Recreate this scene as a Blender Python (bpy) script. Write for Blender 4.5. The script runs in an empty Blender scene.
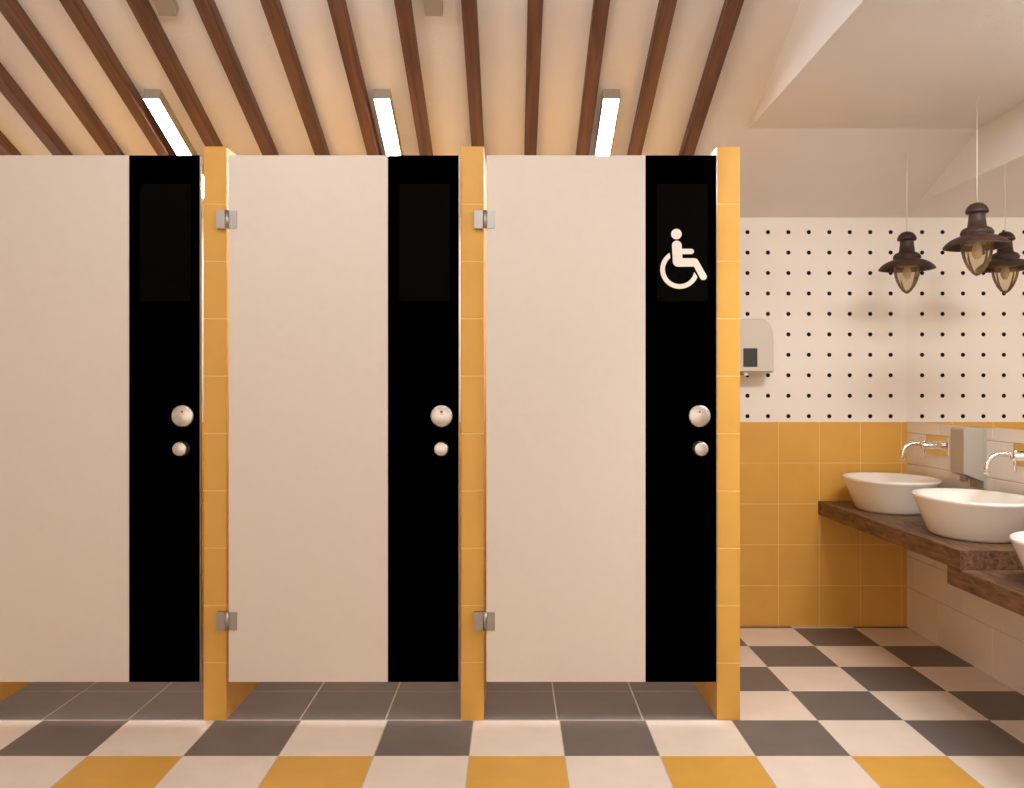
import bpy, bmesh, math, random
from mathutils import Vector, Matrix
random.seed(4)
PI = math.pi
S = bpy.context.scene
COL = S.collection

# ------------------------------------------------------------------ camera
CAMZ = 1.137
FPX = 875.0                      # focal length in pixels of the 1024 x 788 frame
cd = bpy.data.cameras.new('camera'); cam = bpy.data.objects.new('camera', cd); COL.objects.link(cam)
cam.location = (0, 0, CAMZ); cam.rotation_euler = (PI/2, 0, 0)
cd.sensor_fit = 'HORIZONTAL'; cd.sensor_width = 36.0; cd.lens = 36.0*FPX/1024
cd.clip_start = 0.05
S.camera = cam

# ------------------------------------------------------------------ world, added fill lights, exposure
W = bpy.data.worlds.new('world'); S.world = W; W.use_nodes = True
bg = W.node_tree.nodes['Background']
bg.inputs['Color'].default_value = (1.0, 0.805, 0.64, 1); bg.inputs['Strength'].default_value = 1.72
S.view_settings.view_transform = 'Standard'; S.view_settings.look = 'None'
S.view_settings.exposure = -0.06; S.view_settings.gamma = 1.0
S.view_settings.use_curve_mapping = False

def area(name, loc, size, power, rot=(0, 0, 0), color=(1, .84, .68), spread=PI):
    l = bpy.data.lights.new(name, 'AREA'); l.shape = 'RECTANGLE'
    l.size, l.size_y = size; l.energy = power; l.color = color; l.spread = spread
    o = bpy.data.objects.new(name, l); COL.objects.link(o)
    o.location = loc; o.rotation_euler = rot
    return o
# added fill lights out of view, tuned to brighten doors, ceiling and bay
def globe(loc, power, r=.1, color=(.92, 1, .98)):
    l = bpy.data.lights.new('fill_globe', 'POINT'); l.energy = power; l.color = color; l.shadow_soft_size = r
    o = bpy.data.objects.new('fill_globe', l); COL.objects.link(o); o.location = loc
for x, y, z, p in ((-1.7, 2.05, 2.3, 1.5), (-.8, 2.05, 2.3, 9), (.1, 2.05, 2.3, 5), (-1.2, 1.5, 2.3, 8.5), (0, 1.5, 2.3, 9), (.72, 1.35, 2.42, 4)): globe((x, y, z), p, color=(.92, .98, 1.04))  # added point lights, unseen, brightening the doors and sloped ceiling
globe((1.6, 1.75, 1.9), 2.5, .09, (.95, .98, 1))  # unseen fill added to lift the plaster slope in the bay
area('bay_fill', (1.66, 2.18, 2.20), (.45, .34), 20, color=(.92, .97, 1))  # added light out of view that brightens the washbasin bay
area('wall_fill', (1.32, 2.26, 2.17), (.5, .14), 1.7, (math.radians(64), 0, math.radians(1)), color=(1, .95, .90), spread=math.radians(76))  # added out of view to brighten the dotted tile wall
area('bay_floor_fill', (1.16, 2.24, 2.215), (.16, .2), 2.4, (math.radians(24), 0, 0), color=(1, .93, .84), spread=math.radians(76))  # unseen, added to brighten the bay floor and shape the worktop shadow
area('stall_fill', (-2.29, 3.72, 2.12), (.06, .7), 15, color=(.89, 1, 1.1))  # unseen, added to brighten the left ceiling corner; continues the strip-light row

SL = 0.364                        # slope of the plaster ceiling
ANG = math.atan(SL)
YF = 4.279                        # end wall
YP = 3.05                         # front of the stall partitions
XR = 1.932                        # right wall
XL = -2.86                        # left wall
XC = 0.983                        # cheek between sloped and flat ceiling
ZF = 2.238                        # flat ceiling
YK = YF - (ZF-2.0)/SL
YR = 0.35                         # ridge
YB = -2.2                         # how far back the room is built

# ------------------------------------------------------------------ materials
def mat(name):
    m = bpy.data.materials.new(name); m.use_nodes = True
    nt = m.node_tree
    return m, nt, nt.nodes['Principled BSDF']
def lin(r, g, b):
    f = lambda c: ((c/255+.055)/1.055)**2.4 if c/255 > .04045 else c/255/12.92
    return (f(r), f(g), f(b), 1)
def simple(name, col, rough=.5, metal=0, spec=.5, emit=None, es=0):
    m, nt, b = mat(name)
    b.inputs['Base Color'].default_value = col; b.inputs['Roughness'].default_value = rough
    b.inputs['Metallic'].default_value = metal; b.inputs['Specular IOR Level'].default_value = spec
    if emit: b.inputs['Emission Color'].default_value = emit; b.inputs['Emission Strength'].default_value = es
    return m
def nd(nt, t, **kw):
    n = nt.nodes.new(t)
    for k, v in kw.items(): setattr(n, k, v)
    return n
def mottled(name, col, rough, amt=.06, scale=6, bump=0, bscale=60, spec=.5, stretch=(1, 1, 1), bdist=.002, detail=4):
    """a base colour with slight noise variation and optional bump, in object coordinates"""
    m, nt, b = mat(name)
    tc = nd(nt, 'ShaderNodeTexCoord'); mp = nd(nt, 'ShaderNodeMapping'); mp.inputs['Scale'].default_value = stretch
    nt.links.new(tc.outputs['Object'], mp.inputs['Vector'])
    nz = nd(nt, 'ShaderNodeTexNoise'); nz.inputs['Scale'].default_value = scale; nz.inputs['Detail'].default_value = detail
    nt.links.new(mp.outputs['Vector'], nz.inputs['Vector'])
    rp = nd(nt, 'ShaderNodeValToRGB')
    rp.color_ramp.elements[0].position = .3; rp.color_ramp.elements[1].position = .7
    rp.color_ramp.elements[0].color = tuple(c*(1-amt) for c in col[:3])+(1,)
    rp.color_ramp.elements[1].color = tuple(min(1, c*(1+amt)) for c in col[:3])+(1,)
    nt.links.new(nz.outputs['Fac'], rp.inputs['Fac']); nt.links.new(rp.outputs['Color'], b.inputs['Base Color'])
    b.inputs['Roughness'].default_value = rough; b.inputs['Specular IOR Level'].default_value = spec
    if bump:
        n2 = nd(nt, 'ShaderNodeTexNoise'); n2.inputs['Scale'].default_value = bscale; n2.inputs['Detail'].default_value = 3
        nt.links.new(tc.outputs['Object'], n2.inputs['Vector'])
        bp = nd(nt, 'ShaderNodeBump'); bp.inputs['Strength'].default_value = bump; bp.inputs['Distance'].default_value = bdist
        nt.links.new(n2.outputs['Fac'], bp.inputs['Height']); nt.links.new(bp.outputs['Normal'], b.inputs['Normal'])
    return m
def wood(name, dark, light, along, scale=9, rough=.6, ratio=.06):
    m, nt, b = mat(name)
    tc = nd(nt, 'ShaderNodeTexCoord'); oi = nd(nt, 'ShaderNodeObjectInfo')
    mp = nd(nt, 'ShaderNodeMapping'); sc = [1, 1, 1]; sc[along] = ratio
    mp.inputs['Scale'].default_value = sc
    ad = nd(nt, 'ShaderNodeVectorMath', operation='ADD')
    ml = nd(nt, 'ShaderNodeMath', operation='MULTIPLY'); ml.inputs[1].default_value = 37.0
    nt.links.new(oi.outputs['Random'], ml.inputs[0])
    nt.links.new(tc.outputs['Object'], mp.inputs['Vector'])
    nt.links.new(mp.outputs['Vector'], ad.inputs[0]); nt.links.new(ml.outputs[0], ad.inputs[1])
    nz = nd(nt, 'ShaderNodeTexNoise'); nz.inputs['Scale'].default_value = scale; nz.inputs['Detail'].default_value = 7
    nz.inputs['Distortion'].default_value = .6; nz.inputs['Roughness'].default_value = .62
    nt.links.new(ad.outputs[0], nz.inputs['Vector'])
    rp = nd(nt, 'ShaderNodeValToRGB'); rp.color_ramp.elements[0].position = .33; rp.color_ramp.elements[1].position = .68
    rp.color_ramp.elements[0].color = dark; rp.color_ramp.elements[1].color = light
    nt.links.new(nz.outputs['Fac'], rp.inputs['Fac']); nt.links.new(rp.outputs['Color'], b.inputs['Base Color'])
    bp = nd(nt, 'ShaderNodeBump'); bp.inputs['Strength'].default_value = .25; bp.inputs['Distance'].default_value = .002
    nt.links.new(nz.outputs['Fac'], bp.inputs['Height']); nt.links.new(bp.outputs['Normal'], b.inputs['Normal'])
    b.inputs['Roughness'].default_value = rough
    return m

M = {}
M['plaster'] = mottled('white_plaster', lin(232, 224, 217), .5, .015, 5, .6, 75, .4, bdist=.0018)
M['wall_paint'] = mottled('white_wall_paint', lin(232, 225, 219), .7, .015, 4)
M['cream_tile'] = mottled('cream_floor_tile', lin(238, 221, 205), .45, .035, 9, .12, 120, .4)
M['grey_tile'] = mottled('grey_floor_tile', lin(116, 107, 103), .45, .05, 9, .12, 120, .4)
M['yellow_floor'] = mottled('yellow_floor_tile', lin(222, 168, 76), .45, .04, 9, .12, 120, .4)
M['grout'] = simple('pale_grout', lin(200, 184, 168), .9)
M['yellow_tile'] = mottled('yellow_wall_tile', lin(222, 168, 78), .38, .035, 7, .10, 40, .4)
M['yellow_grout'] = simple('pale_yellow_grout', lin(240, 198, 122), .9)
M['subway'] = mottled('white_wall_tile', lin(240, 231, 223), .3, .015, 6, .05, 20, .45)
M['subway_grout'] = simple('wall_tile_grout', lin(212, 200, 190), .9)
M['door_white'] = mottled('cream_door_laminate', lin(226, 213, 199), .5, .012, 30, .08, 160, .3)
M['black'] = simple('black_door_laminate', (0.0, 0.0, 0.0, 1), .9, spec=0)
M['plaque'] = simple('black_plaque', (0.0032, 0.0030, 0.0022, 1), .9, spec=0)
M['symbol'] = simple('cream_symbol', lin(238, 226, 212), .6)
M['chrome'] = simple('chrome', (.82, .80, .78, 1), .16, 1)
M['steel'] = simple('brushed_steel', (.66, .62, .58, 1), .30, 1)
M['satin'] = simple('satin_grey_metal', lin(186, 178, 166), .42, .35)
M['hinge_steel'] = simple('hinge_steel', (.40, .37, .34, 1), .38, 1)
M['red'] = simple('red_indicator', (.55, .02, .015, 1), .4)
M['window_white'] = simple('white_indicator', (.75, .70, .66, 1), .5)
M['ceramic'] = simple('white_ceramic', lin(238, 230, 220), .22, spec=.5)
M['mirror'] = simple('mirror_silver', (.97, .965, .955, 1), .0, 1)
M['mirror_edge'] = simple('mirror_edge', lin(210, 200, 190), .3)
M['beam'] = wood('brown_stained_beam_wood', lin(72, 42, 28), lin(118, 76, 54), 1, 34, .55)
M['counter'] = wood('dark_worktop_wood', lin(58, 39, 27), lin(136, 97, 68), 1, 80, .55, .14)
M['fixture'] = simple('grey_light_housing', lin(170, 158, 142), .5, .2)
M['diffuser'] = simple('lit_diffuser', (1, 1, 1, 1), .5, emit=(.89, 1, 1.1, 1), es=127.0)
M['opal_off'] = simple('unlit_grey_panel', lin(150, 132, 110), .5)
M['rust'] = mottled('rust_brown_metal', lin(58, 38, 30), .5, .35, 25, .2, 60, .3)
M['cord'] = simple('pale_cord', lin(226, 216, 202), .6)
M['amber'] = simple('pale_bulb', lin(226, 206, 172), .25)
M['plastic'] = simple('white_dryer_plastic', lin(214, 205, 193), .35)
M['dark'] = simple('dark_recess', lin(38, 30, 26), .35)
M['rubber'] = simple('dark_grey_shadow_gap', lin(60, 52, 46), .7)
# ribbed clear glass: mostly see-through with a sheen
gm, gnt, gb = mat('clear_ribbed_glass'); gnt.nodes.remove(gb)
gout = gnt.nodes['Material Output']
gt = nd(gnt, 'ShaderNodeBsdfTransparent'); gt.inputs['Color'].default_value = (.97, .95, .91, 1)
gg = nd(gnt, 'ShaderNodeBsdfGlossy'); gg.inputs['Roughness'].default_value = .08
gl = nd(gnt, 'ShaderNodeBsdfTranslucent'); gl.inputs['Color'].default_value = (.92, .72, .42, 1)
lw = nd(gnt, 'ShaderNodeLayerWeight'); lw.inputs['Blend'].default_value = .22
m1 = nd(gnt, 'ShaderNodeMixShader'); gnt.links.new(lw.outputs['Fresnel'], m1.inputs[0]); gnt.links.new(gt.outputs[0], m1.inputs[1]); gnt.links.new(gg.outputs[0], m1.inputs[2])
m2 = nd(gnt, 'ShaderNodeMixShader'); m2.inputs[0].default_value = .10; gnt.links.new(m1.outputs[0], m2.inputs[1]); gnt.links.new(gl.outputs[0], m2.inputs[2])
gnt.links.new(m2.outputs[0], gout.inputs['Surface'])
M['glass'] = gm
# white tile with black dots every 10 cm
dm, dnt, db = mat('white_tile_black_dots')
ge = nd(dnt, 'ShaderNodeTexCoord'); sx = nd(dnt, 'ShaderNodeSeparateXYZ'); dnt.links.new(ge.outputs['Object'], sx.inputs[0])
def frac(sock, off):
    a = nd(dnt, 'ShaderNodeMath', operation='ADD'); a.inputs[1].default_value = off
    dnt.links.new(sock, a.inputs[0])
    p = nd(dnt, 'ShaderNodeMath', operation='PINGPONG'); p.inputs[1].default_value = .05
    dnt.links.new(a.outputs[0], p.inputs[0])
    q = nd(dnt, 'ShaderNodeMath', operation='POWER'); q.inputs[1].default_value = 2
    dnt.links.new(p.outputs[0], q.inputs[0])
    return q.outputs[0]
su = nd(dnt, 'ShaderNodeMath', operation='ADD')
dnt.links.new(frac(sx.outputs['X'], 10-.0515), su.inputs[0]); dnt.links.new(frac(sx.outputs['Z'], 10-.0285), su.inputs[1])
lt = nd(dnt, 'ShaderNodeMath', operation='LESS_THAN'); lt.inputs[1].default_value = .0103**2
dnt.links.new(su.outputs[0], lt.inputs[0])
mx = nd(dnt, 'ShaderNodeMix', data_type='RGBA'); mx.inputs[6].default_value = lin(246, 238, 229); mx.inputs[7].default_value = (.004, .003, .003, 1)
dnt.links.new(lt.outputs[0], mx.inputs[0]); dnt.links.new(mx.outputs[2], db.inputs['Base Color'])
db.inputs['Roughness'].default_value = .5; db.inputs['Specular IOR Level'].default_value = .1
M['dots'] = dm

# ------------------------------------------------------------------ mesh helpers
def obj(name, bm, mats, parent=None, smooth=False, loc=None):
    bmesh.ops.recalc_face_normals(bm, faces=bm.faces[:])
    me = bpy.data.meshes.new(name); bm.to_mesh(me); bm.free()
    for m in (mats if isinstance(mats, (list, tuple)) else [mats]): me.materials.append(m)
    if smooth:
        for p in me.polygons: p.use_smooth = True
    o = bpy.data.objects.new(name, me); COL.objects.link(o)
    if parent: o.parent = parent
    if loc: o.location = loc
    return o
def tag(o, label, cat, group=None, kind=None):
    if label: o['label'] = label
    if cat: o['category'] = cat
    if group: o['group'] = group
    if kind: o['kind'] = kind
    return o
def thing(name, label, cat, loc, group=None, rot=(0, 0, 0)):
    o = bpy.data.objects.new(name, None); COL.objects.link(o); o.location = loc; o.rotation_euler = rot
    o.empty_display_size = .05
    return tag(o, label, cat, group, 'thing')
def struct(name, bm, mats):
    o = obj(name, bm, mats); o['kind'] = 'structure'; return o
def dup(root, loc, label, group=None):
    r = root.copy(); COL.objects.link(r); r.location = loc; r['label'] = label
    if group: r['group'] = group
    for ch in list(root.children):
        c = ch.copy(); COL.objects.link(c); c.parent = r
        for g in list(ch.children):
            d = g.copy(); COL.objects.link(d); d.parent = c
    return r
def box(bm, x0, x1, y0, y1, z0, z1, bev=0, mi=0, seg=2):
    t = bmesh.new()
    v = [t.verts.new((x, y, z)) for x in (x0, x1) for y in (y0, y1) for z in (z0, z1)]
    for f in ((0, 1, 3, 2), (4, 6, 7, 5), (0, 4, 5, 1), (2, 3, 7, 6), (0, 2, 6, 4), (1, 5, 7, 3)):
        t.faces.new([v[i] for i in f])
    if bev: bmesh.ops.bevel(t, geom=t.edges[:], offset=bev, segments=seg, affect='EDGES')
    join(bm, t, mi)
def join(bm, t, mi=0, mx=None):
    if mx: bmesh.ops.transform(t, matrix=mx, verts=t.verts[:])
    vm = {v: bm.verts.new(v.co) for v in t.verts}
    for f in t.faces:
        try: nf = bm.faces.new([vm[v] for v in f.verts]); nf.material_index = mi if mi is not None else f.material_index; nf.smooth = f.smooth
        except ValueError: pass
    t.free()
def quad(bm, pts, mi=0):
    f = bm.faces.new([bm.verts.new(p) for p in pts]); f.material_index = mi; return f
def lathe(bm, prof, n=40, c=(0, 0, 0), axis='Z', mi=0, smooth=True, ribs=0, rib=0):
    """prof: list of (r, h); rotated about the axis through c"""
    c = Vector(c)
    def P(r, h, k):
        a = 2*PI*k/n
        if ribs and r > 1e-6: r = r*(1+rib*math.cos(a*ribs))
        x, y = r*math.cos(a), r*math.sin(a)
        return c+(Vector((x, y, h)) if axis == 'Z' else Vector((x, h, y)) if axis == 'Y' else Vector((h, x, y)))
    rings = []
    for r, h in prof:
        rings.append([bm.verts.new(P(0, h, 0))] if r < 1e-6 else [bm.verts.new(P(r, h, k)) for k in range(n)])
    for a, b in zip(rings, rings[1:]):
        for k in range(n):
            k2 = (k+1) % n
            if len(a) == 1 and len(b) == 1: continue
            if len(a) == 1: f = bm.faces.new((a[0], b[k], b[k2]))
            elif len(b) == 1: f = bm.faces.new((a[k], a[k2], b[0]))
            else: f = bm.faces.new((a[k], a[k2], b[k2], b[k]))
            f.material_index = mi; f.smooth = smooth
def tube(bm, pts, r, n=16, mi=0, cap=True):
    pts = [Vector(p) for p in pts]; rings = []
    up = None
    for i, p in enumerate(pts):
        t = (pts[min(i+1, len(pts)-1)]-pts[max(i-1, 0)]).normalized()
        if up is None: up = Vector((0, 0, 1)) if abs(t.z) < .9 else Vector((1, 0, 0))
        s = t.cross(up).normalized(); up = s.cross(t).normalized()
        rr = r[i] if isinstance(r, (list, tuple)) else r
        rings.append([bm.verts.new(p+s*math.cos(2*PI*k/n)*rr+up*math.sin(2*PI*k/n)*rr) for k in range(n)])
    for a, b in zip(rings, rings[1:]):
        for k in range(n):
            f = bm.faces.new((a[k], a[(k+1) % n], b[(k+1) % n], b[k])); f.smooth = True; f.material_index = mi
    if cap:
        for q in (rings[0], rings[-1]): f = bm.faces.new(q); f.material_index = mi
def prism(bm, poly, y0, y1, mi=0):
    """extrude an (x, z) outline between two depths"""
    a = [bm.verts.new((x, y0, z)) for x, z in poly]; b = [bm.verts.new((x, y1, z)) for x, z in poly]
    n = len(poly)
    bm.faces.new(a).material_index = mi; bm.faces.new(b).material_index = mi
    for k in range(n): bm.faces.new((a[k], a[(k+1) % n], b[(k+1) % n], b[k])).material_index = mi
def breaks(lo, hi, step, off):
    k = math.floor((lo-off)/step); out = [lo]
    while True:
        k += 1; v = off+k*step
        if v >= hi-1e-4: break
        if v > lo+1e-4: out.append(v)
    return out+[hi]
def tiles(bm, O, u, v, ub, vb, gap, h, pick, grout):
    """raised tiles on the rectangle O + a*u + b*v; the grout bed is one quad behind them"""
    O, u, v = Vector(O), Vector(u), Vector(v); n = u.cross(v)
    quad(bm, [O+u*ub[0]+v*vb[0], O+u*ub[-1]+v*vb[0], O+u*ub[-1]+v*vb[-1], O+u*ub[0]+v*vb[-1]], grout)
    g = gap/2
    for i in range(len(ub)-1):
        for j in range(len(vb)-1):
            mi = pick((ub[i]+ub[i+1])/2, (vb[j]+vb[j+1])/2)
            if mi is None: continue
            a0 = ub[i]+(g if i else 0); a1 = ub[i+1]-(g if i < len(ub)-2 else 0)
            b0 = vb[j]+(g if j else 0); b1 = vb[j+1]-(g if j < len(vb)-2 else 0)
            if a1-a0 < .002 or b1-b0 < .002: continue
            e = min(h*.8, (a1-a0)*.2, (b1-b0)*.2)
            lo = [bm.verts.new(O+u*a+v*b) for a, b in ((a0, b0), (a1, b0), (a1, b1), (a0, b1))]
            hi = [bm.verts.new(O+u*a+v*b+n*h) for a, b in ((a0+e, b0+e), (a1-e, b0+e), (a1-e, b1-e), (a0+e, b1-e))]
            bm.faces.new(hi).material_index = mi
            for k in range(4): bm.faces.new((lo[k], lo[(k+1) % 4], hi[(k+1) % 4], hi[k])).material_index = mi
def obj_raw(name, bm, mats, parent=None):
    """like obj() but keeps the winding the tiles were built with"""
    me = bpy.data.meshes.new(name); bm.to_mesh(me); bm.free()
    for m in mats: me.materials.append(m)
    o = bpy.data.objects.new(name, me); COL.objects.link(o)
    if parent: o.parent = parent
    return o

# ------------------------------------------------------------------ the setting
FX, FY, T = .1655, YP, .30
def floor_pick(x, y):
    i = math.floor((x-FX)/T); j = math.floor((y-FY)/T)
    if y > YP and x < .795: return 1
    odd = (i+j) % 2 == 1
    if not odd: return 0
    return 2 if j in (-2, -5, -8) else 1
bm = bmesh.new()
tiles(bm, (0, 0, -.0012), (1, 0, 0), (0, 1, 0), breaks(XL, XR, T, FX), breaks(YB, YP, T, FY), .0030, .0012, floor_pick, 3)
tiles(bm, (0, 0, -.0012), (1, 0, 0), (0, 1, 0), breaks(XL, .755, T, .158), breaks(YP, YF, T, FY), .0050, .0012, floor_pick, 3)
tiles(bm, (0, 0, -.0012), (1, 0, 0), (0, 1, 0), breaks(.755, XR, T, FX), breaks(YP, YF, T, FY), .0030, .0012, floor_pick, 3)
# slab under the tiles
box(bm, XL, XR, YB, YF, -.08, -.0025, mi=3)
o = obj_raw('floor', bm, [M['cream_tile'], M['grey_tile'], M['yellow_floor'], M['grout']]); o['kind'] = 'structure'
bm = bmesh.new()
box(bm, XL+.86, .715, YP-.004, YP+.004, -.002, .0004)
tag(struct('trim_1', bm, M['grout']), None, None)

# end wall: yellow tile to 1 m, dotted white tile to 2 m
bm = bmesh.new()
tiles(bm, (0, YF, 0), (1, 0, 0), (0, 0, 1), breaks(XL, XR, .2, .104), breaks(0, 1.0, .2, 0), .0036, .0012, lambda a, b: 0, 1)
quad(bm, [(.755, YF-.0006, 1), (XR, YF-.0006, 1), (XR, YF-.0006, 2), (.755, YF-.0006, 2)], 2)
quad(bm, [(XL, YF-.0006, 1), (.755, YF-.0006, 1), (.755, YF-.0006, 2), (XL, YF-.0006, 2)], 4)
box(bm, XL, XR+.1, YF+.001, YF+.12, -.08, 2.02, mi=2)
o = obj_raw('wall_back', bm, [M['yellow_tile'], M['yellow_grout'], M['dots'], M['subway_grout'], M['subway']]); o['kind'] = 'structure'

# right wall: white 15 cm tile to the mirror, paint above
bm = bmesh.new()
def brick_rows():
    zs = [z for z in breaks(0, 1.02, .15, .048) if abs(z-.048) > .001]
    zs[0] = -.006
    for k in range(len(zs)-1):
        yb = breaks(YB, YF, .45, .14 if k % 2 else .14+.225)
        tiles(bm, (XR, 0, 0), (0, -1, 0), (0, 0, 1), [-y for y in reversed(yb)], [zs[k]+(.0015 if k else 0), zs[k+1]-.0015], .003, .0022, lambda a, b: 0, 1)
brick_rows()
quad(bm, [(XR+.0005, YB, 0), (XR+.0005, YF, 0), (XR+.0005, YF, 1.02), (XR+.0005, YB, 1.02)], 1)
poly = [(YB, 1.02), (YF, 1.02), (YF, 2.0), (YK, ZF), (YB, ZF)]
quad(bm, [(XR, y, z) for y, z in poly][::-1], 2)
o = obj_raw('wall_right', bm, [M['subway'], M['subway_grout'], M['wall_paint']]); o['kind'] = 'structure'
bm = bmesh.new()
box(bm, XL-.1, XL, YB, YF, -.08, 3.6)
struct('wall_left', bm, M['wall_paint'])

# ceiling: the long slope, the low flat bay on the right and the cheek between them
def zs(y): return 2.0+SL*(YF-y)
bm = bmesh.new()
quad(bm, [(XL, YR, zs(YR)), (XC, YR, zs(YR)), (XC, YF, 2.0), (XL, YF, 2.0)])
quad(bm, [(XC, YK, ZF), (XR, YK, ZF), (XR, YF, 2.0), (XC, YF, 2.0)])
quad(bm, [(XC, YB, ZF), (XR, YB, ZF), (XR, YK, ZF), (XC, YK, ZF)])
quad(bm, [(XC, YK, ZF), (XC, YR, zs(YR)), (XC, YB, zs(YR)-.9), (XC, YB, ZF)])
quad(bm, [(XL, YR, zs(YR)), (XC, YR, zs(YR)), (XC, YB, zs(YR)-.9), (XL, YB, zs(YR)-.9)])
struct('ceiling', bm, M['plaster'])

# ------------------------------------------------------------------ ceiling beams
BW, BH, PITCH = .051, .052, .2229
def beam_mesh():
    bm = bmesh.new()
    L = (4.10-YR-.05)/math.cos(ANG)
    box(bm, -BW/2, BW/2, 0, L, -BH, 0, .0035)
    return bm
y0 = YR+.05
# beams -10 .. 3 show in the picture
names = {-10: 'leftmost of the row, cut off at the left picture edge', -9: 'second from the left picture edge',
         -8: 'third from the left picture edge', -7: 'just left of the leftmost lit strip light', -6: 'just right of the leftmost lit strip light',
         -5: 'second to the right of the leftmost lit strip light', -4: 'second to the left of the middle lit strip light',
         -3: 'just left of the middle lit strip light', -2: 'just right of the middle lit strip light', -1: 'meeting the top of the middle yellow partition',
         0: 'second to the left of the rightmost lit strip light', 1: 'just left of the rightmost lit strip light',
         2: 'just right of the rightmost lit strip light', 3: 'rightmost of the row, beside bare plaster'}
first = None
for k in range(-10, 4):
    x = .104-BW/2+PITCH*k
    loc = (x, y0, zs(y0)+.0005)
    if first is None:
        first = obj('ceiling_beam', beam_mesh(), M['beam']); b = first
    else:
        b = first.copy(); COL.objects.link(b)
    b.location = loc; b.rotation_euler = (-ANG, 0, 0)
    tag(b, 'brown wooden ceiling beam, '+names[k], 'beam', 'wooden beams on the sloped ceiling', 'thing')

# ------------------------------------------------------------------ strip lights between the beams
FW, FH = .064, .044
def strip_light(x, ya, yb, label, lit=True, group=None, tilt=0):
    """housing hung under the slope from depth ya (near end) to yb"""
    t = thing('strip_light', label, 'light', (x, ya, zs(ya)-.001), group, (-ANG-tilt, 0, 0))
    L = (yb-ya)/math.cos(ANG)
    bm = bmesh.new(); w = FW/2; lip = .003
    # open channel: top, two sides, two end caps
    box(bm, -w, w, 0, L, -.006, 0)
    box(bm, -w, -w+lip, 0, L, -FH, -.006); box(bm, w-lip, w, 0, L, -FH, -.006)
    box(bm, -w+lip, w-lip, 0, .004, -FH, -.006); box(bm, -w+lip, w-lip, L-.004, L, -FH, -.006)
    obj('housing', bm, M['fixture'], t)
    bm = bmesh.new()
    box(bm, -w+lip, w-lip, .004, L-.004, -FH+.0015, -FH+.010)
    obj('diffuser', bm, M['diffuser'] if lit else M['opal_off'], t)
    return t
G = 'lit strip lights between the beams'
YA, YE = 3.396, 4.08
strip_light(-1.396, YA, YE, 'lit grey strip light, leftmost of the three above the doors', group=G)
strip_light(-.504, YA, YE, 'lit grey strip light, middle of the three above the doors', group=G)
strip_light(.385, YA, YE, 'lit grey strip light above the wheelchair-sign door, rightmost of the three', group=G)
G2 = 'unlit boxes at the top edge'
def unlit_box(x, label):
    t = thing('ceiling_light', label, 'light', (x, 2.992, zs(2.985)-.016), G2, (-ANG-math.radians(9), 0, 0))
    bm = bmesh.new()
    box(bm, -.031, .031, -.42, 0, -.040, .0, .0015)
    obj('housing', bm, M['fixture'], t)
    bm = bmesh.new(); box(bm, -.0285, .0285, -.415, -.004, -.0415, -.0395)
    obj('diffuser', bm, M['opal_off'], t)
unlit_box(-1.168, 'unlit grey box light cut by the top picture edge, the left one')
unlit_box(-.266, 'unlit grey box light cut by the top picture edge, right one above the middle door')

# ------------------------------------------------------------------ stall partitions
PW, STEP = .080, .8936
PX = [.715, -.1785, -1.0755, -1.969]           # left faces
plab = ['yellow tiled stall partition at the right end, beside the washbasin area',
        'yellow tiled stall partition between the middle door and the wheelchair-sign door',
        'yellow tiled stall partition between the left door and the middle door',
        'yellow tiled stall partition at far left, seen only under the left door']
for px, lab in zip(PX, plab):
    bm = bmesh.new(); e = .0012
    zb = breaks(0, 2.0, .2, 0)
    box(bm, px+e+.001, px+PW-e-.001, YP+e+.001, YF-.002, 0, 2.0-.0005, mi=0)
    quad(bm, [(px, YP, 2), (px+PW, YP, 2), (px+PW, YF-.002, 2), (px, YF-.002, 2)], 0)
    one = lambda a, b: 0
    tiles(bm, (px, YP+e, 0), (1, 0, 0), (0, 0, 1), [0, PW], zb, .0038, e, one, 1)
    tiles(bm, (px+e, 0, 0), (0, -1, 0), (0, 0, 1), [-y for y in reversed(breaks(YP+e, YF-.002, .2, YP))], zb, .0038, e, one, 1)
    tiles(bm, (px+PW-e, 0, 0), (0, 1, 0), (0, 0, 1), breaks(YP+e, YF-.002, .2, YP), zb, .0038, e, one, 1)
    o = obj_raw('stall_partition', bm, [M['yellow_tile'], M['yellow_grout']])
    tag(o, lab, 'partition', 'yellow stall partitions', 'thing')

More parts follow.
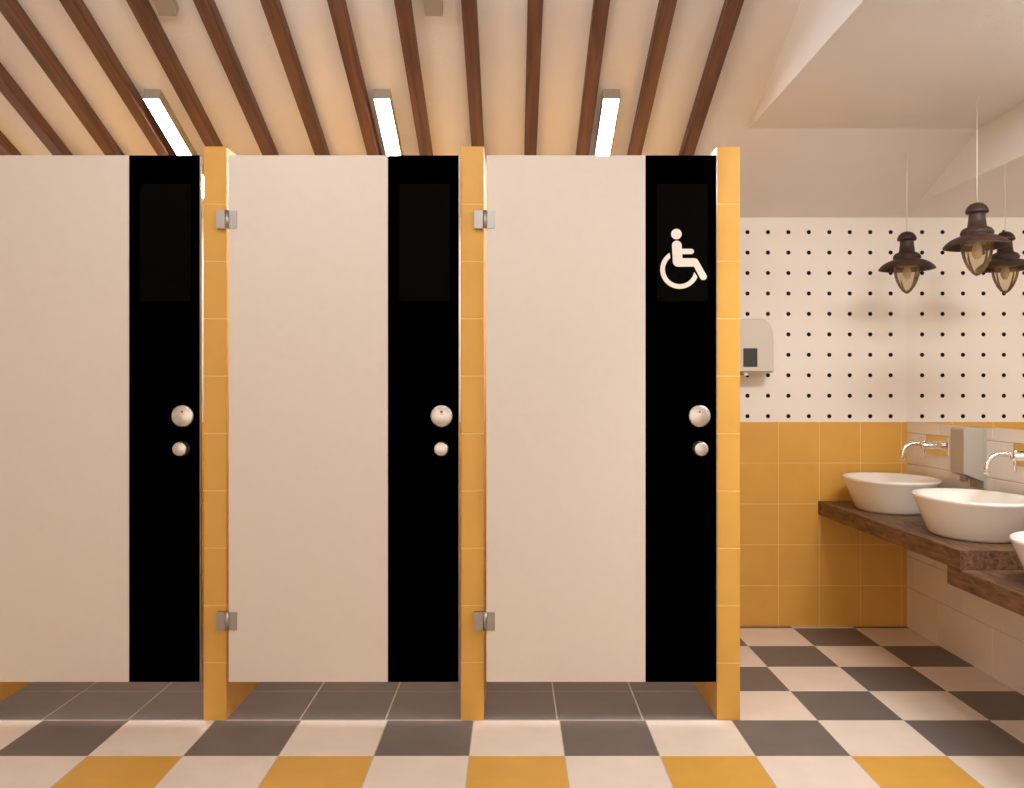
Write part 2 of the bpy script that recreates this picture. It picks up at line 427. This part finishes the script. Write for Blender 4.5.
# ------------------------------------------------------------------ stall doors
DY = 3.033; DT = .0165; DW = .7985; BLK = .2465; Z0, Z1 = .1387, 1.9645
PXM = DY/FPX                                   # metres per picture pixel on the door face
def capsule(bm, p, q, r, y0, y1, n=14, mi=0):
    (x0, z0), (x1, z1) = p, q
    a = math.atan2(z1-z0, x1-x0); poly = []
    for k in range(n+1): t = a-PI/2+PI*k/n; poly.append((x1+r*math.cos(t), z1+r*math.sin(t)))
    for k in range(n+1): t = a+PI/2+PI*k/n; poly.append((x0+r*math.cos(t), z0+r*math.sin(t)))
    prism(bm, poly, y0, y1, mi)
def make_door(xr, label, symbol):
    """xr: right edge of the leaf; the leaf hangs from hinges on its left edge"""
    t = thing('door', label, 'door', (xr-DW, DY+DT/2, Z0), 'white and black stall doors')
    O = Vector(t.location)
    def part(name, bm, m, par=t, smooth=False):
        bmesh.ops.translate(bm, verts=bm.verts[:], vec=-O)
        return obj(name, bm, m, par, smooth)
    bm = bmesh.new(); box(bm, xr-DW, xr-BLK-.0003, DY, DY+DT, Z0, Z1, .0012); part('white_panel', bm, M['door_white'])
    bm = bmesh.new(); box(bm, xr-BLK+.0003, xr-.0012, DY, DY+DT, Z0, Z1, .0008); bp = part('black_panel', bm, M['black'])
    bm = bmesh.new(); box(bm, xr-.0012, xr, DY+.0006, DY+DT, Z0, Z1); eg = part('edge_strip', bm, M['hinge_steel']); eg['label'] = 'polished metal edge of the door'
    # plaque
    px0 = xr-.2075; px1 = px0+.1755; pz0 = CAMZ+(394-301.5)*PXM; pz1 = CAMZ+(394-184)*PXM
    bm = bmesh.new(); box(bm, px0, px1, DY-.0015, DY+.001, pz0, pz1, .0004); pl = part('sign_plaque', bm, M['plaque'])
    if symbol:
        bm = bmesh.new()
        ox = xr-(716.7-645)*PXM
        def p(u, v): return (ox+u/9.853*PXM, CAMZ+(394-220-v/9.853)*PXM)
        s = PXM/9.853; ya, yb = DY-.0030, DY-.0012
        poly = [(p(308, 140)[0]+52*s*math.cos(a*PI/18), p(308, 140)[1]+52*s*math.sin(a*PI/18)) for a in range(36)]
        prism(bm, poly, ya, yb)                                                   # head
        # torso + thigh + shin as one outline
        out = []
        for a in range(13): t_ = PI+PI*a/12; out.append((312+48*math.cos(t_), 252+48*math.sin(t_)))   # rounded shoulders
        out += [(361, 285), (452, 285)]
        for a in range(9): t_ = -PI/2+PI*a/8; out.append((454+26*math.cos(t_), 311+26*math.sin(t_)))  # arm end
        out += [(452, 337), (366, 337), (367, 378), (490, 378), (508, 384), (520, 398), (604, 545)]
        for a in range(9): t_ = -.30+2.35*a/8; out.append((574+33*math.cos(t_), 560+33*math.sin(t_)))   # foot
        out += [(545, 580), (482, 460), (325, 461)]
        for a in range(7): t_ = PI/2+PI/2*a/6; out.append((325+52*math.cos(t_), 409+52*math.sin(t_)))
        prism(bm, [p(u, v) for u, v in out], ya, yb)
        # wheel arc
        ri, ro = 145, 191; cx, cy = 340, 488
        a0, a1 = math.radians(239), math.radians(19)          # image angles, y down, going backwards through the bottom
        n = 48; o_, i_ = [], []
        for k in range(n+1):
            to = a0+(math.radians(23)-a0)*k/n; ti = math.radians(231)+(math.radians(10)-math.radians(231))*k/n
            o_.append(p(cx+ro*math.cos(to), cy+ro*math.sin(to))); i_.append(p(cx+ri*math.cos(ti), cy+ri*math.sin(ti)))
        for k in range(n): prism(bm, [o_[k], o_[k+1], i_[k+1], i_[k]], ya, yb)
        w = part('wheelchair_symbol', bm, M['symbol'], pl)
        w['label'] = 'cream wheelchair symbol on the black plaque'
    # lock: round plate with an indicator window, and a turning knob below it
    kx = xr-.0600
    kz = CAMZ-22*PXM
    bm = bmesh.new()
    lathe(bm, [(0, 0), (.0335, 0), (.0365, .0015), (.038, .004), (.038, .008)], 48, (kx, DY-.008, kz), 'Y')
    lk = part('lock_indicator', bm, M['steel'])
    bm = bmesh.new()
    poly = [(kx+.0075*math.cos(a), kz+.013+.0085*math.sin(a)) for a in [PI*k/16 for k in range(17)]]+[(kx-.0045, kz+.003), (kx+.0045, kz+.003)]
    prism(bm, poly, DY-.0088, DY-.0078); part('indicator_window', bm, M['window_white'], lk)
    bm = bmesh.new()
    lathe(bm, [(0, 0), (.0042, 0), (.0042, .001)], 20, (kx, DY-.0094, kz+.0150), 'Y')
    r = part('red_marker', bm, M['red'], lk); r['label'] = 'red marker showing the lock state'
    kz2 = CAMZ-55.2*2.998/FPX
    bm = bmesh.new()
    lathe(bm, [(0, 0), (.0205, 0), (.0228, .001), (.024, .0035), (.024, .012), (.022, .016), (.022, .0245), (.0255, .0285), (.0265, .035)], 40, (kx, DY-.035, kz2), 'Y')
    kn = part('lock_knob', bm, M['steel'])
    # two hinges
    for hz in (1.7415, .350):
        hx = xr-DW-.0045
        bm = bmesh.new()
        lathe(bm, [(0, -.031), (.0075, -.031), (.0075, -.0008)], 20, (hx, DY-.004, hz), 'Z')
        lathe(bm, [(.0075, .0008), (.0075, .031), (0, .031)], 20, (hx, DY-.004, hz), 'Z')
        lathe(bm, [(.0065, -.0008), (.0065, .0008)], 20, (hx, DY-.004, hz), 'Z')
        h = part('hinge', bm, M['hinge_steel'])
        bm = bmesh.new(); box(bm, hx+.007, hx+.034, DY-.0035, DY+.0005, hz-.031, hz+.031, .0008); part('hinge_leaf', bm, M['hinge_steel'], h)
        bm = bmesh.new(); box(bm, hx-.038, hx-.007, DY-.0035, YP+.0002, hz-.031, hz+.031, .0008); part('hinge_leaf', bm, M['hinge_steel'], h)
    return t
XD = [.7096, -.1838, -1.0812]
make_door(XD[0], 'white and black stall door with a wheelchair sign', True)
make_door(XD[1], 'white and black stall door without a symbol, the middle door', False)
make_door(XD[2], 'white and black stall door at the left, cut off by the picture edge', False)

# ------------------------------------------------------------------ mirror
t = thing('wall_mirror', 'large frameless mirror on the right wall above the washbasins', 'mirror', (XR-.0025, 2.9, 1.0025))
MZ = 2.038
mo = [(1.6, 1.0025), (1.6, MZ), (YF-(MZ-1.996)/SL, MZ), (YF-.001, 1.996), (YF-.001, 1.0025)]
bm = bmesh.new()
A = [bm.verts.new((XR-.0035, y, z)) for y, z in mo]; B = [bm.verts.new((XR-.0003, y, z)) for y, z in mo]
bm.faces.new(A); bm.faces.new(B)
for k in range(5): bm.faces.new((A[k], A[(k+1) % 5], B[(k+1) % 5], B[k]))
bmesh.ops.translate(bm, verts=bm.verts[:], vec=-Vector(t.location)); obj('backing', bm, M['mirror_edge'], t)
bm = bmesh.new(); quad(bm, [(XR-.0037, y, z) for y, z in mo])
bmesh.ops.translate(bm, verts=bm.verts[:], vec=-Vector(t.location)); obj('mirror_glass', bm, M['mirror'], t)

# ------------------------------------------------------------------ worktops
CX = 1.496
bm = bmesh.new(); box(bm, CX, XR-.003, 2.922, YF-.002, .549, .614, .0012)
tag(obj('worktop', bm, M['counter']), 'dark wooden worktop, the higher one at the end wall', 'worktop', 'wooden worktops', 'thing')
bm = bmesh.new(); box(bm, CX, XR-.003, 1.55, 3.009, .486, .5487, .0012)
tag(obj('worktop', bm, M['counter']), 'dark wooden worktop, the lower one near the right picture edge', 'worktop', 'wooden worktops', 'thing')

# ------------------------------------------------------------------ washbasins
def basin_mesh():
    bm = bmesh.new(); n = 72
    ax, ay = .190, .258
    prof = [(.0, .0), (.67, .0), (.715, .003), (.74, .012), (.83, .056), (.915, .100), (.960, .122), (.985, .132), (.998, .138), (1.0, .142), (.994, .1455), (.98, .1475), (.96, .1475),
            (.938, .1445), (.91, .136), (.84, .105), (.72, .060), (.56, .034), (.35, .024), (.10, .020), (0, .0195)]
    rings = []
    for s, h in prof:
        if s == 0: rings.append([bm.verts.new((0, 0, h))]); continue
        ring = []
        for k in range(n):
            a = 2*PI*k/n; e = .94
            cx = math.copysign(abs(math.cos(a))**e, math.cos(a)); cy = math.copysign(abs(math.sin(a))**e, math.sin(a))
            ring.append(bm.verts.new((cx*ax*s, cy*ay*s, h)))
        rings.append(ring)
    for a, b in zip(rings, rings[1:]):
        for k in range(n):
            k2 = (k+1) % n
            if len(a) == 1: f = bm.faces.new((a[0], b[k], b[k2]))
            elif len(b) == 1: f = bm.faces.new((a[k], a[k2], b[0]))
            else: f = bm.faces.new((a[k], a[k2], b[k2], b[k]))
            f.smooth = True
    return bm
def drain_mesh():
    bm = bmesh.new(); lathe(bm, [(0, .0235), (.018, .0235), (.022, .022), (.023, .019)], 28); return bm
SX = 1.706
b1 = thing('washbasin', 'white oval bowl washbasin nearest the yellow end wall', 'washbasin', (SX, 3.945, .614), 'oval washbasins')
obj('bowl', basin_mesh(), M['ceramic'], b1); obj('drain', drain_mesh(), M['chrome'], b1)
dup(b1, (SX, 3.238, .614), 'white oval bowl washbasin in the middle, in front of the soap dispenser')
dup(b1, (SX, 2.572, .5487), 'white oval bowl washbasin on the lower worktop, cut by the right picture edge')

# ------------------------------------------------------------------ taps
def make_tap(y, label):
    t = thing('wall_tap', label, 'tap', (XR-.0022, y, .906), 'chrome wall taps')
    bm = bmesh.new(); box(bm, -.010, 0, -.105, .105, -.042, .042, .002); obj('wall_plate', bm, M['chrome'], t)
    pts = [(-.008, .03, .006), (-.05, .03, .006), (-.098, .03, .006)]
    for k in range(1, 9):
        a = PI/2*k/8; pts.append((-.098-.054*math.sin(a), .03, .006-.054*(1-math.cos(a))))
    pts.append((-.152, .03, -.068))
    bm = bmesh.new(); tube(bm, pts, .0105, 18); lathe(bm, [(.0, -.0705), (.0095, -.0705), (.0115, -.069), (.0115, -.060)], 20, (-.152, .03, 0), 'Z')
    lathe(bm, [(.019, -.020), (.019, -.009), (.016, -.0085)], 24, (0, .03, 0), 'X'); obj('spout', bm, M['chrome'], t)
    bm = bmesh.new(); lathe(bm, [(.020, -.020), (.020, -.009)], 24, (0, -.045, .002), 'X')
    lathe(bm, [(0, -.098), (.0145, -.098), (.016, -.096), (.016, -.020), (.020, -.020)], 24, (0, -.045, .002), 'X'); v = obj('valve_body', bm, M['chrome'], t)
    bm = bmesh.new(); tube(bm, [(-.088, -.045, .022), (-.088, -.045, -.055)], .0042, 12)
    lathe(bm, [(0, .015), (.007, .015), (.0075, .017), (.0075, .025), (0, .026)], 16, (-.088, -.045, 0), 'Z'); obj('lever', bm, M['chrome'], v)
    return t
tp = make_tap(3.955, 'chrome wall tap above the washbasin nearest the end wall')
dup(tp, (XR-.0022, 3.248, .906), 'chrome wall tap above the middle washbasin, cut by the right picture edge')

# ------------------------------------------------------------------ soap dispenser
t = thing('soap_dispenser', 'grey steel soap dispenser on the white tiled wall between two taps', 'soap dispenser', (XR-.0022, 3.61, .75))
def xzprism(name, poly, y0, y1, m, bev=0):
    bm = bmesh.new(); prism(bm, poly, y0, y1)
    if bev: bmesh.ops.bevel(bm, geom=bm.edges[:], offset=bev, segments=2, affect='EDGES')
    return obj(name, bm, m, t)
xzprism('body', [(-.012, .030), (-.0945, .062), (-.0945, .243), (-.088, .249), (-.012, .249)], -.055, .055, M['satin'], .002)
xzprism('back_plate', [(0, 0), (-.012, 0), (-.012, .249), (0, .249)], -.055, .055, M['satin'], .001)
bm = bmesh.new(); lathe(bm, [(0, .026), (.013, .026), (.0155, .029), (.0155, .064)], 24, (-.066, 0, 0)); obj('nozzle', bm, M['satin'], t)

# ------------------------------------------------------------------ hand dryer
HX, HZ = 1.115, 1.238
t = thing('hand_dryer', 'white hand dryer on the dotted tile wall, half hidden by the right partition', 'hand dryer', (HX, YF-.0008, HZ))
DH, HWD, DD = .258, .128, .15
def dryer_outline(w, h, z0=0):
    pts = [(-w, z0), (w, z0), (w, z0+h*.55)]
    for k in range(1, 13):
        a = PI/2*k/12; pts.append((w-w*.42*(1-math.cos(a)), z0+h*.55+h*.45*math.sin(a)))
    return pts+[(-x, z) for x, z in reversed(pts[3:])]+[(-w, z0+h*.55)]
bm = bmesh.new()
o_ = dryer_outline(HWD, DH)
layers = [(1.0, 0), (1.0, -DD*.62), (.985, -DD*.8), (.95, -DD*.93), (.90, -DD)]
rings = []
for s, y in layers:
    rings.append([bm.verts.new((x*s, y, DH/2+(z-DH/2)*(1-(1-s)*.6))) for x, z in o_])
for a, b in zip(rings, rings[1:]):
    for k in range(len(a)): bm.faces.new((a[k], a[(k+1) % len(a)], b[(k+1) % len(a)], b[k])).smooth = False
bm.faces.new(rings[-1]); bm.faces.new(rings[0])
body = obj('body', bm, M['plastic'], t)
bm = bmesh.new()
x0, x1, z0, z1 = -.024, .043, .027, .115
y = -DD-.0015
box(bm, x0, x1, y, -DD+.002, z0, z1, .0008)
obj('sensor_window', bm, M['dark'], t)
bm = bmesh.new(); lathe(bm, [(.030, -.012), (.030, .004)], 24, (0, -.085, 0)); lathe(bm, [(.0, -.006), (.030, -.012)], 24, (0, -.085, 0)); obj('air_nozzle', bm, M['steel'], t)

# ------------------------------------------------------------------ pendant lamps
def make_pendant(y, ztop, label):
    t = thing('pendant_lamp', label, 'lamp', (1.715, y, 1.842), 'brown pendant lamps')
    bm = bmesh.new()
    prof = [(0, 0), (.012, -.0005), (.024, -.005), (.034, -.014), (.040, -.026), (.0415, -.034), (.040, -.038), (.030, -.0385),
            (.0295, -.045), (.0305, -.060), (.0345, -.090), (.042, -.092), (.052, -.097), (.059, -.107), (.060, -.116), (.054, -.121), (.056, -.1225),
            (.075, -.127), (.096, -.137), (.112, -.149), (.121, -.160), (.1215, -.163), (.119, -.1632), (.109, -.153), (.094, -.142), (.075, -.133), (.057, -.130), (.030, -.129), (0, -.129)]
    lathe(bm, [(r*.95, h) for r, h in prof], 56); obj('lamp_shade', bm, M['rust'], t)
    bm = bmesh.new()
    gp = [(.054, -.130), (.0565, -.142), (.057, -.158), (.0565, -.175), (.053, -.195), (.045, -.218), (.034, -.240), (.021, -.257), (.009, -.267), (0, -.270)]
    inn = [(0, -.265), (.008, -.262), (.019, -.252), (.031, -.236), (.042, -.215), (.050, -.193), (.0532, -.175), (.0538, -.158), (.0533, -.142), (.051, -.130), (.054, -.130)]
    lathe(bm, [(r*.92, h) for r, h in gp+inn], 72, ribs=12, rib=.025); obj('glass_globe', bm, M['glass'], t)
    bm = bmesh.new(); lathe(bm, [(0, -.129), (.012, -.129), (.012, -.150), (.013, -.156), (.017, -.170), (.018, -.182), (.015, -.196), (.009, -.206), (0, -.208)], 28); obj('bulb', bm, M['amber'], t)
    bm = bmesh.new(); lathe(bm, [(0, -.1295), (.050, -.1295), (.0540, -.131), (.0540, -.150), (.0532, -.150), (.0532, -.131)], 40); obj('collar', bm, M['steel'], t)
    bm = bmesh.new(); tube(bm, [(0, 0, -.004), (0, 0, ztop-1.842)], .0017, 10); obj('cord', bm, M['cord'], t)
    return t
make_pendant(3.80, zs(3.80), 'brown pendant lamp with glass globe, farther back, left of the nearer lamp')
make_pendant(3.227, ZF, 'brown pendant lamp with glass globe on a pale cord, the nearer larger one')
